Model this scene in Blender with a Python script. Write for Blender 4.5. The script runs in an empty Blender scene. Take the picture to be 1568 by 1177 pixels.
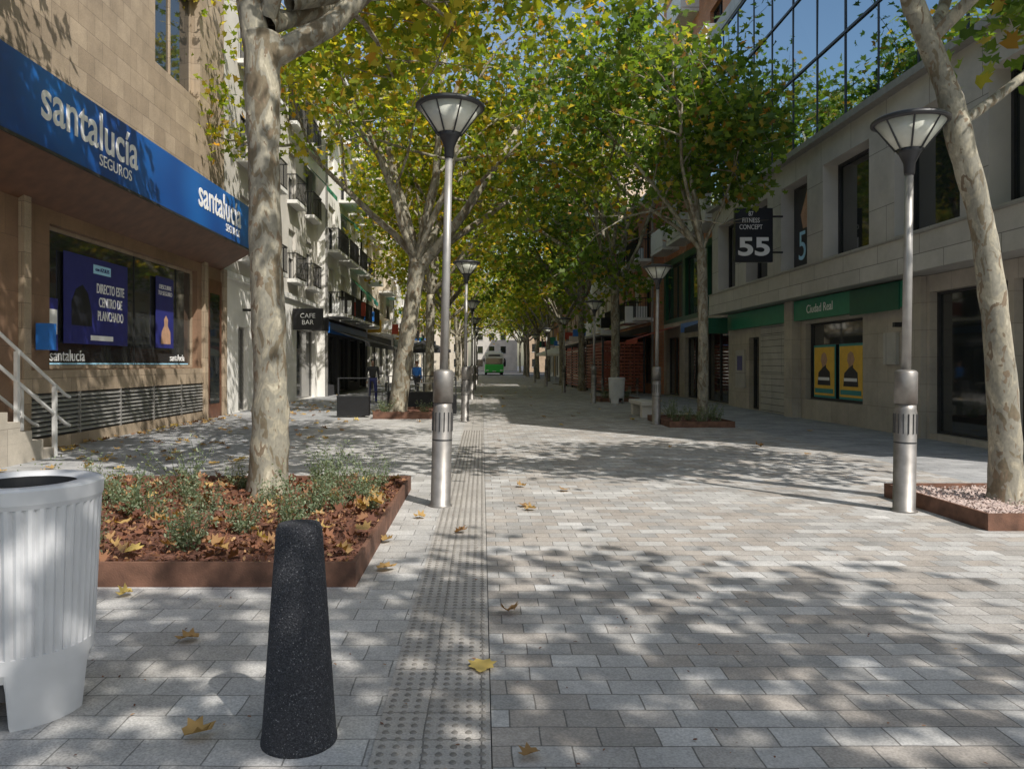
import bpy, math, random
import numpy as np
from mathutils import Vector, Matrix
R=random.Random(7)
scene=bpy.context.scene
# ------------------------------------------------------------------ materials
MATS={}
def newmat(name):
    m=bpy.data.materials.new(name); m.use_nodes=True
    nt=m.node_tree; b=nt.nodes['Principled BSDF']; MATS[name]=m
    return m,nt,b
def N(nt,t,**k):
    n=nt.nodes.new(t)
    for a,v in k.items():
        setattr(n,a,v)
    return n
def c4(c): return (c[0],c[1],c[2],1)
def plain(name,col,rough=.6,metal=0,var=.25,scale=6,bump=0,bscale=80,spec=.5):
    m,nt,b=newmat(name)
    b.inputs['Roughness'].default_value=rough; b.inputs['Metallic'].default_value=metal
    b.inputs['Specular IOR Level'].default_value=spec
    g=N(nt,'ShaderNodeNewGeometry')
    no=N(nt,'ShaderNodeTexNoise'); no.inputs['Scale'].default_value=scale; no.inputs['Detail'].default_value=6
    nt.links.new(g.outputs['Position'],no.inputs['Vector'])
    r=N(nt,'ShaderNodeMapRange'); r.inputs['From Min'].default_value=.3; r.inputs['From Max'].default_value=.7
    r.inputs['To Min'].default_value=1-var; r.inputs['To Max'].default_value=1+var*.6
    nt.links.new(no.outputs['Fac'],r.inputs['Value'])
    mx=N(nt,'ShaderNodeVectorMath',operation='SCALE'); mx.inputs[0].default_value=col
    nt.links.new(r.outputs[0],mx.inputs['Scale']); nt.links.new(mx.outputs[0],b.inputs['Base Color'])
    if bump:
        n2=N(nt,'ShaderNodeTexNoise'); n2.inputs['Scale'].default_value=bscale; n2.inputs['Detail'].default_value=4
        nt.links.new(g.outputs['Position'],n2.inputs['Vector'])
        bp=N(nt,'ShaderNodeBump'); bp.inputs['Strength'].default_value=bump; bp.inputs['Distance'].default_value=.01
        nt.links.new(n2.outputs['Fac'],bp.inputs['Height']); nt.links.new(bp.outputs[0],b.inputs['Normal'])
    return m
def bricked(name,c1,c2,mortar,bw,bh,msize=.004,wall=False,off=.5,rough=.8,nvar=.3,bump=.4,third=None,stain=.25):
    m,nt,b=newmat(name); b.inputs['Roughness'].default_value=rough
    g=N(nt,'ShaderNodeNewGeometry'); vec=g.outputs['Position']
    if wall:
        s=N(nt,'ShaderNodeSeparateXYZ'); nt.links.new(vec,s.inputs[0])
        ad=N(nt,'ShaderNodeMath',operation='ADD'); nt.links.new(s.outputs[0],ad.inputs[0]); nt.links.new(s.outputs[1],ad.inputs[1])
        c=N(nt,'ShaderNodeCombineXYZ'); nt.links.new(ad.outputs[0],c.inputs[0]); nt.links.new(s.outputs[2],c.inputs[1]); vec2=c.outputs[0]
    else:
        wn_=N(nt,'ShaderNodeTexNoise'); wn_.inputs['Scale'].default_value=2.2; wn_.inputs['Detail'].default_value=2; nt.links.new(vec,wn_.inputs['Vector'])
        sb_=N(nt,'ShaderNodeVectorMath',operation='SUBTRACT'); nt.links.new(wn_.outputs['Color'],sb_.inputs[0]); sb_.inputs[1].default_value=(.5,.5,.5)
        sc_=N(nt,'ShaderNodeVectorMath',operation='SCALE'); nt.links.new(sb_.outputs[0],sc_.inputs[0]); sc_.inputs['Scale'].default_value=.03
        ad_=N(nt,'ShaderNodeVectorMath',operation='ADD'); nt.links.new(vec,ad_.inputs[0]); nt.links.new(sc_.outputs[0],ad_.inputs[1]); vec2=ad_.outputs[0]
    t=N(nt,'ShaderNodeTexBrick'); t.offset=off
    t.inputs['Color1'].default_value=c4(c1); t.inputs['Color2'].default_value=c4(c2); t.inputs['Mortar'].default_value=c4(mortar)
    t.inputs['Scale'].default_value=1; t.inputs['Mortar Size'].default_value=msize; t.inputs['Mortar Smooth'].default_value=.3
    t.inputs['Brick Width'].default_value=bw; t.inputs['Row Height'].default_value=bh
    nt.links.new(vec2,t.inputs['Vector']); col=t.outputs['Color']
    if third:
        s=N(nt,'ShaderNodeSeparateXYZ'); nt.links.new(vec2,s.inputs[0])
        dv=N(nt,'ShaderNodeMath',operation='DIVIDE'); nt.links.new(s.outputs[1],dv.inputs[0]); dv.inputs[1].default_value=bh
        fl=N(nt,'ShaderNodeMath',operation='FLOOR'); nt.links.new(dv.outputs[0],fl.inputs[0])
        md=N(nt,'ShaderNodeMath',operation='FLOORED_MODULO'); nt.links.new(fl.outputs[0],md.inputs[0]); md.inputs[1].default_value=2
        mo=N(nt,'ShaderNodeMath',operation='SUBTRACT'); mo.inputs[0].default_value=1; nt.links.new(md.outputs[0],mo.inputs[1])
        sh=N(nt,'ShaderNodeMath',operation='MULTIPLY'); nt.links.new(mo.outputs[0],sh.inputs[0]); sh.inputs[1].default_value=off*bw
        ax=N(nt,'ShaderNodeMath',operation='ADD'); nt.links.new(s.outputs[0],ax.inputs[0]); nt.links.new(sh.outputs[0],ax.inputs[1])
        dx=N(nt,'ShaderNodeMath',operation='DIVIDE'); nt.links.new(ax.outputs[0],dx.inputs[0]); dx.inputs[1].default_value=bw
        fx=N(nt,'ShaderNodeMath',operation='FLOOR'); nt.links.new(dx.outputs[0],fx.inputs[0])
        cb=N(nt,'ShaderNodeCombineXYZ'); nt.links.new(fx.outputs[0],cb.inputs[0]); nt.links.new(fl.outputs[0],cb.inputs[1])
        wn=N(nt,'ShaderNodeTexWhiteNoise',noise_dimensions='2D'); nt.links.new(cb.outputs[0],wn.inputs['Vector'])
        rr=N(nt,'ShaderNodeMapRange'); rr.inputs['From Min'].default_value=.35; rr.inputs['From Max'].default_value=.85; rr.inputs['To Max'].default_value=.9; nt.links.new(wn.outputs['Value'],rr.inputs['Value'])
        iv0=N(nt,'ShaderNodeMath',operation='SUBTRACT'); iv0.inputs[0].default_value=1; nt.links.new(t.outputs['Fac'],iv0.inputs[1])
        mk=N(nt,'ShaderNodeMath',operation='MULTIPLY'); nt.links.new(iv0.outputs[0],mk.inputs[0]); nt.links.new(rr.outputs[0],mk.inputs[1])
        mm=N(nt,'ShaderNodeMix',data_type='RGBA'); nt.links.new(mk.outputs[0],mm.inputs['Factor'])
        nt.links.new(t.outputs['Color'],mm.inputs[6]); mm.inputs[7].default_value=c4(third); col=mm.outputs[2]
    n1=N(nt,'ShaderNodeTexNoise'); n1.inputs['Scale'].default_value=110; n1.inputs['Detail'].default_value=3; nt.links.new(vec,n1.inputs['Vector'])
    n2=N(nt,'ShaderNodeTexNoise'); n2.inputs['Scale'].default_value=1.3; n2.inputs['Detail'].default_value=8; n2.inputs['Roughness'].default_value=.7; nt.links.new(vec,n2.inputs['Vector'])
    r1=N(nt,'ShaderNodeMapRange'); r1.inputs['From Min'].default_value=.3; r1.inputs['From Max'].default_value=.7; r1.inputs['To Min'].default_value=1-nvar; r1.inputs['To Max'].default_value=1+nvar
    r2=N(nt,'ShaderNodeMapRange'); r2.inputs['From Min'].default_value=.3; r2.inputs['From Max'].default_value=.7; r2.inputs['To Min'].default_value=1-stain; r2.inputs['To Max'].default_value=1+stain*.6
    nt.links.new(n1.outputs['Fac'],r1.inputs['Value']); nt.links.new(n2.outputs['Fac'],r2.inputs['Value'])
    mu=N(nt,'ShaderNodeMath',operation='MULTIPLY'); nt.links.new(r1.outputs[0],mu.inputs[0]); nt.links.new(r2.outputs[0],mu.inputs[1])
    sc=N(nt,'ShaderNodeVectorMath',operation='SCALE'); nt.links.new(col,sc.inputs[0]); nt.links.new(mu.outputs[0],sc.inputs['Scale'])
    nt.links.new(sc.outputs[0],b.inputs['Base Color'])
    if bump:
        h=N(nt,'ShaderNodeMath',operation='MULTIPLY_ADD'); nt.links.new(n1.outputs['Fac'],h.inputs[0]); h.inputs[1].default_value=.25
        iv=N(nt,'ShaderNodeMath',operation='SUBTRACT'); iv.inputs[0].default_value=1; nt.links.new(t.outputs['Fac'],iv.inputs[1]); nt.links.new(iv.outputs[0],h.inputs[2])
        bp=N(nt,'ShaderNodeBump'); bp.inputs['Strength'].default_value=bump; bp.inputs['Distance'].default_value=.006
        nt.links.new(h.outputs[0],bp.inputs['Height']); nt.links.new(bp.outputs[0],b.inputs['Normal'])
    return m
def leafmat(name,stops,trans=.45,rough=.5):
    m,nt,b=newmat(name)
    a=N(nt,'ShaderNodeAttribute',attribute_name='rnd')
    cr=N(nt,'ShaderNodeValToRGB'); e=cr.color_ramp.elements
    e[0].position=stops[0][0]; e[0].color=c4(stops[0][1]); e[1].position=stops[-1][0]; e[1].color=c4(stops[-1][1])
    for p,c in stops[1:-1]:
        x=e.new(p); x.color=c4(c)
    nt.links.new(a.outputs['Fac'],cr.inputs[0]); nt.links.new(cr.outputs[0],b.inputs['Base Color'])
    b.inputs['Roughness'].default_value=rough; b.inputs['Specular IOR Level'].default_value=.35
    if trans:
        tr=N(nt,'ShaderNodeBsdfTranslucent')
        g=N(nt,'ShaderNodeVectorMath',operation='MULTIPLY'); g.inputs[1].default_value=(2.6,2.3,.9)
        nt.links.new(cr.outputs[0],g.inputs[0]); nt.links.new(g.outputs[0],tr.inputs[0])
        mx=N(nt,'ShaderNodeMixShader'); mx.inputs[0].default_value=trans
        nt.links.new(b.outputs[0],mx.inputs[1]); nt.links.new(tr.outputs[0],mx.inputs[2])
        nt.links.new(mx.outputs[0],nt.nodes['Material Output'].inputs[0])
    return m
def glassdark(name,col,rough=.04):
    m,nt,b=newmat(name); b.inputs['Base Color'].default_value=c4(col); b.inputs['Roughness'].default_value=rough
    b.inputs['Specular IOR Level'].default_value=1.0; b.inputs['IOR'].default_value=1.7
    return m

bricked('pavers_right',(.50,.49,.475),(.29,.283,.272),(.15,.14,.13),.235,.155,.004,third=(.355,.318,.282),nvar=.22,stain=.34)
bricked('pavers_left',(.51,.50,.485),(.38,.372,.36),(.18,.175,.165),.30,.20,.004,third=(.38,.365,.345),nvar=.28,stain=.28)
bricked('tactile',(.41,.385,.355),(.345,.325,.30),(.15,.14,.13),.23,.23,.004,off=0,nvar=.25)
plain('dome',(.20,.185,.165),.8,var=.2)
bricked('pavers_edge',(.38,.38,.385),(.27,.275,.28),(.13,.13,.13),.40,.20,.004,nvar=.2,stain=.3)
plain('asphalt',(.09,.09,.092),.9,var=.2)
bricked('stone_brown',(.43,.34,.245),(.31,.24,.17),(.17,.13,.095),.60,.42,.005,wall=True,nvar=.24,bump=.4)
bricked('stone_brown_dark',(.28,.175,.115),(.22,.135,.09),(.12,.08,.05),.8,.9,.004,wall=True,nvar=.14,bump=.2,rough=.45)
bricked('stone_beige',(.47,.425,.36),(.41,.365,.31),(.24,.21,.18),.9,.55,.005,wall=True,nvar=.10,bump=.2,rough=.6)
bricked('panel_grey',(.48,.465,.43),(.42,.405,.375),(.18,.17,.155),1.5,1.2,.010,wall=True,nvar=.08,bump=.2,rough=.5,stain=.2)
bricked('brick_orange',(.60,.25,.12),(.49,.19,.09),(.38,.31,.25),.25,.07,.008,wall=True,nvar=.1)
bricked('brick_tan',(.5,.36,.24),(.42,.3,.2),(.36,.31,.25),.25,.07,.008,wall=True,nvar=.1)
plain('render_white',(.80,.78,.74),.85,var=.14,scale=.8,bump=.15)
plain('render_cream',(.66,.58,.47),.85,var=.16,scale=.8,bump=.15)
plain('render_grey',(.58,.55,.50),.85,var=.18,scale=.8,bump=.15)
plain('render_ochre',(.60,.45,.27),.85,var=.14,scale=.8,bump=.15)
plain('white_paint',(.8,.8,.79),.4,var=.05)
plain('trim_white',(.75,.74,.71),.6,var=.1)
plain('dark_metal',(.045,.046,.05),.4,.3,var=.2)
plain('black_metal',(.02,.02,.022),.45,.2,var=.2)
plain('steel',(.27,.255,.24),.48,.65,var=.25,scale=9)
plain('steel_pole',(.36,.35,.335),.48,.5,var=.15,scale=9)
plain('rail_steel',(.72,.72,.71),.35,.2,var=.08)
plain('corten',(.16,.08,.052),.8,.1,var=.5,scale=7,bump=.3)
plain('bin_plastic',(.58,.585,.60),.5,0,var=.10,scale=5)
plain('lamp_glass',(.60,.61,.54),.25,0,var=.15,scale=5)
plain('mulch',(.16,.07,.045),.95,0,var=.6,scale=40,bump=1,bscale=60)
plain('gravel_pink',(.55,.44,.40),.95,0,var=.5,scale=50,bump=1,bscale=70)
plain('shop_green',(.03,.24,.14),.4,var=.1)
plain('shop_green_dark',(.012,.10,.06),.35,var=.1)
plain('soffit_wood',(.14,.065,.035),.5,var=.3,scale=4)
plain('awning_teal',(.05,.36,.3),.8,var=.15)
plain('awning_green',(.06,.27,.16),.8,var=.15)
plain('awning_dark',(.04,.04,.045),.8,var=.15)
plain('awning_red',(.40,.07,.045),.8,var=.15)
plain('awning_white',(.7,.68,.64),.8,var=.1)
plain('door_red',(.14,.06,.035),.4,var=.25)
plain('slat_red',(.34,.10,.065),.6,var=.25)
plain('poster_navy',(.03,.035,.19),.35,var=.1)
plain('poster_yellow',(.85,.52,.06),.4,var=.08)
plain('poster_teal',(.04,.28,.28),.4,var=.08)
plain('poster_dark',(.02,.022,.03),.35,var=.3,scale=3)
plain('poster_skin',(.5,.3,.2),.5,var=.2)
plain('text_white',(.88,.88,.88),.5,var=.02)
plain('text_cyan',(.40,.72,.95),.5,var=.02)
plain('mail_blue',(.03,.17,.55),.4,var=.1)
plain('bus_green',(.06,.58,.10),.35,var=.05)
plain('rubber',(.02,.02,.02),.8)
plain('skin_tone',(.45,.27,.19),.6,var=.05)
plain('blind',(.6,.58,.54),.7,var=.1)
glassdark('glass_dark',(.018,.022,.024))
glassdark('glass_shop',(.035,.037,.038))
glassdark('glass_green',(.03,.07,.055))
m,nt,b=newmat('bollard_cast'); b.inputs['Roughness'].default_value=.8; b.inputs['Specular IOR Level'].default_value=.3
g=N(nt,'ShaderNodeNewGeometry'); v=N(nt,'ShaderNodeTexVoronoi'); v.inputs['Scale'].default_value=260; nt.links.new(g.outputs['Position'],v.inputs['Vector'])
no=N(nt,'ShaderNodeTexNoise'); no.inputs['Scale'].default_value=130; no.inputs['Detail'].default_value=5; nt.links.new(g.outputs['Position'],no.inputs['Vector'])
sp=N(nt,'ShaderNodeSeparateColor'); nt.links.new(v.outputs['Color'],sp.inputs[0])
cr=N(nt,'ShaderNodeValToRGB'); e=cr.color_ramp.elements; e[0].position=.0; e[0].color=(.024,.025,.03,1); e[1].position=1; e[1].color=(.22,.22,.23,1)
x=e.new(.6); x.color=(.045,.046,.054,1); x=e.new(.96); x.color=(.075,.077,.085,1); x=e.new(.975); x.color=(.16,.16,.17,1)
nt.links.new(sp.outputs[0],cr.inputs[0]); nt.links.new(cr.outputs[0],b.inputs['Base Color'])
bp=N(nt,'ShaderNodeBump'); bp.inputs['Strength'].default_value=1; bp.inputs['Distance'].default_value=.012; nt.links.new(no.outputs['Fac'],bp.inputs['Height']); nt.links.new(bp.outputs[0],b.inputs['Normal'])
m,nt,b=newmat('sign_blue'); b.inputs['Roughness'].default_value=.35
g=N(nt,'ShaderNodeNewGeometry'); no=N(nt,'ShaderNodeTexNoise'); no.inputs['Scale'].default_value=.35; no.inputs['Detail'].default_value=1
nt.links.new(g.outputs['Position'],no.inputs['Vector']); cr=N(nt,'ShaderNodeValToRGB')
cr.color_ramp.elements[0].position=.35; cr.color_ramp.elements[0].color=(.008,.06,.26,1)
cr.color_ramp.elements[1].position=.7; cr.color_ramp.elements[1].color=(.015,.17,.55,1)  # brighter blue patches paint in the sun dapples on the sign
nt.links.new(no.outputs['Fac'],cr.inputs[0]); nt.links.new(cr.outputs[0],b.inputs['Base Color'])
m,nt,b=newmat('glass_mirror'); b.inputs['Base Color'].default_value=(.48,.60,.68,1); b.inputs['Metallic'].default_value=1; b.inputs['Roughness'].default_value=.015
# plane-tree bark: flaking plates (cream / grey / olive-brown)
m,nt,b=newmat('bark'); b.inputs['Roughness'].default_value=.85
tc=N(nt,'ShaderNodeTexCoord'); mp=N(nt,'ShaderNodeMapping'); mp.inputs['Scale'].default_value=(1,1,.5); nt.links.new(tc.outputs['Object'],mp.inputs[0])
n1=N(nt,'ShaderNodeTexNoise'); n1.inputs['Scale'].default_value=5.5; n1.inputs['Detail'].default_value=3; n1.inputs['Distortion'].default_value=1.0
n4=N(nt,'ShaderNodeTexNoise'); n4.inputs['Scale'].default_value=13; n4.inputs['Detail'].default_value=2; n4.inputs['Distortion'].default_value=.8
n2=N(nt,'ShaderNodeTexNoise'); n2.inputs['Scale'].default_value=45; n2.inputs['Detail'].default_value=4
n3=N(nt,'ShaderNodeTexNoise'); n3.inputs['Scale'].default_value=1.6; n3.inputs['Detail'].default_value=3
for q in (n1,n2,n3,n4): nt.links.new(mp.outputs[0],q.inputs['Vector'])
cr=N(nt,'ShaderNodeValToRGB'); e=cr.color_ramp.elements
e[0].position=.30; e[0].color=(.16,.125,.08,1); e[1].position=.76; e[1].color=(.50,.455,.35,1)
for p,c in ((.425,(.18,.15,.10)),(.44,(.25,.235,.19)),(.54,(.28,.262,.21)),(.555,(.345,.315,.24)),(.64,(.37,.335,.255)),(.65,(.46,.42,.325))): x=e.new(p); x.color=c4(c)
nt.links.new(n1.outputs['Fac'],cr.inputs[0])
cr2=N(nt,'ShaderNodeValToRGB'); e=cr2.color_ramp.elements; e[0].position=.61; e[0].color=(0,0,0,1); e[1].position=.63; e[1].color=(1,1,1,1)
nt.links.new(n4.outputs['Fac'],cr2.inputs[0])
mm=N(nt,'ShaderNodeMix',data_type='RGBA'); nt.links.new(cr2.outputs[0],mm.inputs['Factor']); nt.links.new(cr.outputs[0],mm.inputs[6]); mm.inputs[7].default_value=(.20,.15,.10,1)
r=N(nt,'ShaderNodeMapRange'); r.inputs['From Min'].default_value=.3; r.inputs['From Max'].default_value=.7; r.inputs['To Min'].default_value=.78; r.inputs['To Max'].default_value=1.12; nt.links.new(n2.outputs['Fac'],r.inputs['Value'])
r3=N(nt,'ShaderNodeMapRange'); r3.inputs['From Min'].default_value=.3; r3.inputs['From Max'].default_value=.7; r3.inputs['To Min'].default_value=.75; r3.inputs['To Max'].default_value=1.15; nt.links.new(n3.outputs['Fac'],r3.inputs['Value'])
mu=N(nt,'ShaderNodeMath',operation='MULTIPLY'); nt.links.new(r.outputs[0],mu.inputs[0]); nt.links.new(r3.outputs[0],mu.inputs[1])
sc=N(nt,'ShaderNodeVectorMath',operation='SCALE'); nt.links.new(mm.outputs[2],sc.inputs[0]); nt.links.new(mu.outputs[0],sc.inputs['Scale']); nt.links.new(sc.outputs[0],b.inputs['Base Color'])
bp=N(nt,'ShaderNodeBump'); bp.inputs['Strength'].default_value=.5; bp.inputs['Distance'].default_value=.012; nt.links.new(cr.outputs[0],bp.inputs['Height']); nt.links.new(bp.outputs[0],b.inputs['Normal'])

leafmat('leaf_light',[(0,(.075,.125,.016)),(.4,(.15,.215,.025)),(.75,(.28,.29,.035)),(.93,(.40,.33,.05)),(1,(.33,.16,.035))],.56)
leafmat('leaf_deep',[(0,(.05,.10,.02)),(.5,(.095,.165,.03)),(.85,(.17,.23,.04)),(.94,(.30,.24,.05)),(1,(.28,.12,.035))],.52)
leafmat('leaf_dry',[(0,(.22,.11,.06)),(.4,(.38,.24,.10)),(.75,(.50,.34,.13)),(1,(.60,.46,.14))],.15,.7)
leafmat('leaf_mulch',[(0,(.09,.04,.028)),(.5,(.19,.08,.045)),(.85,(.32,.17,.09)),(1,(.46,.30,.14))],.1,.8)
leafmat('leaf_shrub',[(0,(.09,.13,.07)),(.6,(.17,.22,.14)),(1,(.30,.34,.24))],.3,.6)

# ------------------------------------------------------------------ mesh helpers
def link(o,parent=None):
    scene.collection.objects.link(o)
    if parent: o.parent=parent
    return o
class G:
    def __init__(s,name,loc=(0,0,0),rot=(0,0,0),scale=1):
        s.e=bpy.data.objects.new(name,None); s.e.empty_display_size=.2; link(s.e)
        s.e.location=loc; s.e.rotation_euler=rot; s.e.scale=(scale,)*3; s.loc=Vector(loc); s.parts={}
    def p(s,part,mat):
        return s.parts.setdefault(part,([],[],mat))
    def quad(s,part,mat,*vs):
        V,F,_=s.p(part,mat); i=len(V); V.extend(vs); F.append(tuple(range(i,i+len(vs))))
    def box(s,part,mat,x0,x1,y0,y1,z0,z1):
        if x0>x1:x0,x1=x1,x0
        if y0>y1:y0,y1=y1,y0
        if z0>z1:z0,z1=z1,z0
        V,F,_=s.p(part,mat); i=len(V)
        V.extend([(x0,y0,z0),(x1,y0,z0),(x1,y1,z0),(x0,y1,z0),(x0,y0,z1),(x1,y0,z1),(x1,y1,z1),(x0,y1,z1)])
        for f in ((0,3,2,1),(4,5,6,7),(0,1,5,4),(1,2,6,5),(2,3,7,6),(3,0,4,7)): F.append(tuple(i+k for k in f))
    def lathe(s,part,mat,prof,cx=0,cy=0,seg=24,fn=None):
        V,F,_=s.p(part,mat); i=len(V); n=len(prof)
        for r,z in prof:
            for k in range(seg):
                a=2*math.pi*k/seg; rr=r*(fn(a,z) if fn else 1)
                V.append((cx+rr*math.cos(a),cy+rr*math.sin(a),z))
        for j in range(n-1):
            for k in range(seg):
                k2=(k+1)%seg; F.append((i+j*seg+k,i+j*seg+k2,i+(j+1)*seg+k2,i+(j+1)*seg+k))
        F.append(tuple(i+k for k in range(seg))[::-1]); F.append(tuple(i+(n-1)*seg+k for k in range(seg)))
    def tube(s,part,mat,pts,rad,seg=8):
        V,F,_=s.p(part,mat); tube(V,F,pts,rad,seg)
    def done(s,smooth=(),bevel={},world=True):
        for part,(V,F,mat) in s.parts.items():
            me=bpy.data.meshes.new(part)
            if world: V=[(v[0]-s.loc.x,v[1]-s.loc.y,v[2]-s.loc.z) for v in V]
            me.from_pydata([tuple(v) for v in V],[],F); me.materials.append(MATS[mat])
            if part in smooth:
                me.polygons.foreach_set('use_smooth',[len(p.vertices)<=4 for p in me.polygons])
            o=bpy.data.objects.new(part,me); link(o,s.e)
            if part in bevel:
                b=o.modifiers.new('b','BEVEL'); b.width=bevel[part]; b.segments=2; b.limit_method='ANGLE'
        return s.e
def tube(V,F,pts,rad,seg=10,rough=0,rng=None):
    pts=[Vector(p) for p in pts]; n=len(pts); i=len(V); ref=Vector((.31,.95,.05))
    for j,p in enumerate(pts):
        d=(pts[min(j+1,n-1)]-pts[max(j-1,0)]).normalized()
        u=d.cross(ref)
        if u.length<.1: u=d.cross(Vector((1,0,0)))
        u.normalize(); w=d.cross(u)
        for k in range(seg):
            a=2*math.pi*k/seg; r=rad[j]*(1+(rng.uniform(-rough,rough) if rng else 0))
            V.append(tuple(p+u*math.cos(a)*r+w*math.sin(a)*r))
    for j in range(n-1):
        for k in range(seg):
            k2=(k+1)%seg; F.append((i+j*seg+k,i+j*seg+k2,i+(j+1)*seg+k2,i+(j+1)*seg+k))
    F.append(tuple(i+(n-1)*seg+k for k in range(seg)))
def text(parent,name,s,loc,side,width,mat,maxh=None,ext=.004,bold=0):
    cu=bpy.data.curves.new(name,'FONT'); cu.body=s; cu.align_x='CENTER'; cu.align_y='CENTER'; cu.extrude=ext; cu.offset=bold
    cu.materials.append(MATS[mat]); o=bpy.data.objects.new(name,cu); link(o)
    bpy.context.view_layer.update(); k=width/max(o.dimensions.x,.01); ky=k
    if maxh: ky=maxh/max(o.dimensions.y,.01)
    o.scale=(k,ky,1); o.location=Vector(loc)-parent.location; o.parent=parent
    o.rotation_euler={'L':(math.pi/2,0,math.pi/2),'R':(math.pi/2,0,-math.pi/2),'F':(math.pi/2,0,0)}[side]
    return o
LEAF=np.array([(0,-.45,0),(.5,-.3,.1),(.26,0,.04),(.42,.36,.09),(.13,.24,.02),(0,.6,-.06),(-.13,.24,.02),(-.42,.36,.09),(-.26,0,.04),(-.5,-.3,.1)])
GLEAF=np.array([(0,-.38,0),(.22,-.42,.05),(.30,-.22,.06),(.50,-.16,.16),(.36,.04,.08),(.42,.30,.16),(.2,.26,.04),(.14,.42,.03),(0,.6,.1),(-.14,.42,.03),(-.2,.26,.04),(-.42,.30,.12),(-.36,.04,.08),(-.50,-.16,.12),(-.30,-.22,.06),(-.22,-.42,.05)])
OVAL=np.array([(0,-.5,0),(.22,-.1,.05),(.16,.28,.04),(0,.5,-.05),(-.16,.28,.04),(-.22,-.1,.05)])
DIAM=np.array([(0,-.5,0),(.42,.05,.1),(0,.5,-.05),(-.42,.05,.1)])
def leafmesh(name,C,size,mat,seed=0,shape=LEAF,flat=.5,power=1.0,curl=1.0):
    rg=np.random.default_rng(seed); n=len(C); C=np.array(C)
    nz=rg.normal(size=(n,3))*(1-flat)+np.array([0,0,flat*1.6]); nz/=np.linalg.norm(nz,axis=1)[:,None]
    t=rg.normal(size=(n,3)); u=np.cross(nz,t); u/=np.linalg.norm(u,axis=1)[:,None]; w=np.cross(nz,u)
    sz=size*rg.uniform(.65,1.25,n); k=len(shape)
    sh=shape.copy(); cz=rg.uniform(.3,2.2,n)*curl
    V=C[:,None,:]+sz[:,None,None]*(u[:,None,:]*sh[None,:,0,None]+w[:,None,:]*sh[None,:,1,None]+nz[:,None,:]*(sh[None,:,2]*cz[:,None])[:,:,None])
    me=bpy.data.meshes.new(name); me.vertices.add(n*k); me.vertices.foreach_set('co',V.astype(np.float32).ravel())
    me.loops.add(n*k); me.loops.foreach_set('vertex_index',np.arange(n*k,dtype=np.int32))
    me.polygons.add(n); me.polygons.foreach_set('loop_start',np.arange(0,n*k,k,dtype=np.int32))
    me.update(calc_edges=True); me.validate()
    a=me.attributes.new('rnd','FLOAT','FACE'); a.data.foreach_set('value',(rg.random(n)**power).astype(np.float32))
    me.materials.append(MATS[mat]); return me
# ------------------------------------------------------------------ ground
def sheet(name,mat,x0,x1,y0,y1,z):
    me=bpy.data.meshes.new(name); me.from_pydata([(x0,y0,z),(x1,y0,z),(x1,y1,z),(x0,y1,z)],[],[(0,1,2,3)]); me.materials.append(MATS[mat])
    return link(bpy.data.objects.new(name,me))
sheet('ground','asphalt',-400,400,-300,700,-.004)
sheet('pavement','pavers_left',-3.9,-.42,-12,106,.004)
sheet('pavement','pavers_right',.04,6.2,-12,106,.004)
sheet('pavement','pavers_edge',-7.66,-3.9,-12,106,.004)
sheet('pavement','pavers_edge',6.2,11,-12,106,.004)
sheet('tactile_paving','tactile',-.425,.035,-12,106,.008)
g=G('tactile_domes',(0,0,0))
y=2.3
while y<17:
    for c in range(8):
        x=-.42+.0285+c*.0562
        g.lathe('domes','dome',[(.0155,.008),(.010,.0135)],x,y,8)
    y+=.0575
g.done()

# ------------------------------------------------------------------ building helpers
def wall(B,mat,X,s,y0,y1,z0,z1,ops,depth=.2,part='wall',glass='glass_dark',frame='trim_white',fw=.05,mull=True,blind=0,rng=None,reveal=None):
    ys=sorted(set([y0,y1]+[o[0] for o in ops]+[o[1] for o in ops])); zs=sorted(set([z0,z1]+[o[2] for o in ops]+[o[3] for o in ops]))
    for a,b2 in zip(ys,ys[1:]):
        for c,d in zip(zs,zs[1:]):
            my,mz=(a+b2)/2,(c+d)/2
            if any(o[0]<my<o[1] and o[2]<mz<o[3] for o in ops): continue
            if a>=y0 and b2<=y1: B.quad(part,mat,(X,a,c),(X,b2,c),(X,b2,d),(X,a,d))
    rp=part if reveal is None else 'reveals'; rm=mat if reveal is None else reveal
    for o in ops:
        a,b2,c,d=o[:4]; Xi=X-s*depth
        for q in (((X,a,c),(Xi,a,c),(Xi,a,d),(X,a,d)),((X,b2,c),(Xi,b2,c),(Xi,b2,d),(X,b2,d)),((X,a,c),(X,b2,c),(Xi,b2,c),(Xi,a,c)),((X,a,d),(X,b2,d),(Xi,b2,d),(Xi,a,d))): B.quad(rp,rm,*q)
        gl=o[4] if len(o)>4 else glass
        B.quad('glazing_'+gl,gl,(Xi,a,c),(Xi,b2,c),(Xi,b2,d),(Xi,a,d))
        Xf=Xi+s*.05; Xg=Xi+s*.002
        fp='frames'
        B.box(fp,frame,Xg,Xf,a+.002,a+fw,c+.002,d-.002); B.box(fp,frame,Xg,Xf,b2-fw,b2-.002,c+.002,d-.002)
        B.box(fp,frame,Xg,Xf,a+fw,b2-fw,c+.002,c+fw); B.box(fp,frame,Xg,Xf,a+fw,b2-fw,d-fw,d-.002)
        if mull:
            mm=(a+b2)/2; B.box(fp,frame,Xg,Xf-s*.004,mm-.03,mm+.03,c+fw,d-fw)
        if blind and rng.random()<blind:
            hh=(d-c)*rng.uniform(.2,.85); B.box('blinds','blind',Xi+s*.055,Xi+s*.085,a+.02,b2-.02,d-hh,d-.01)
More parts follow.
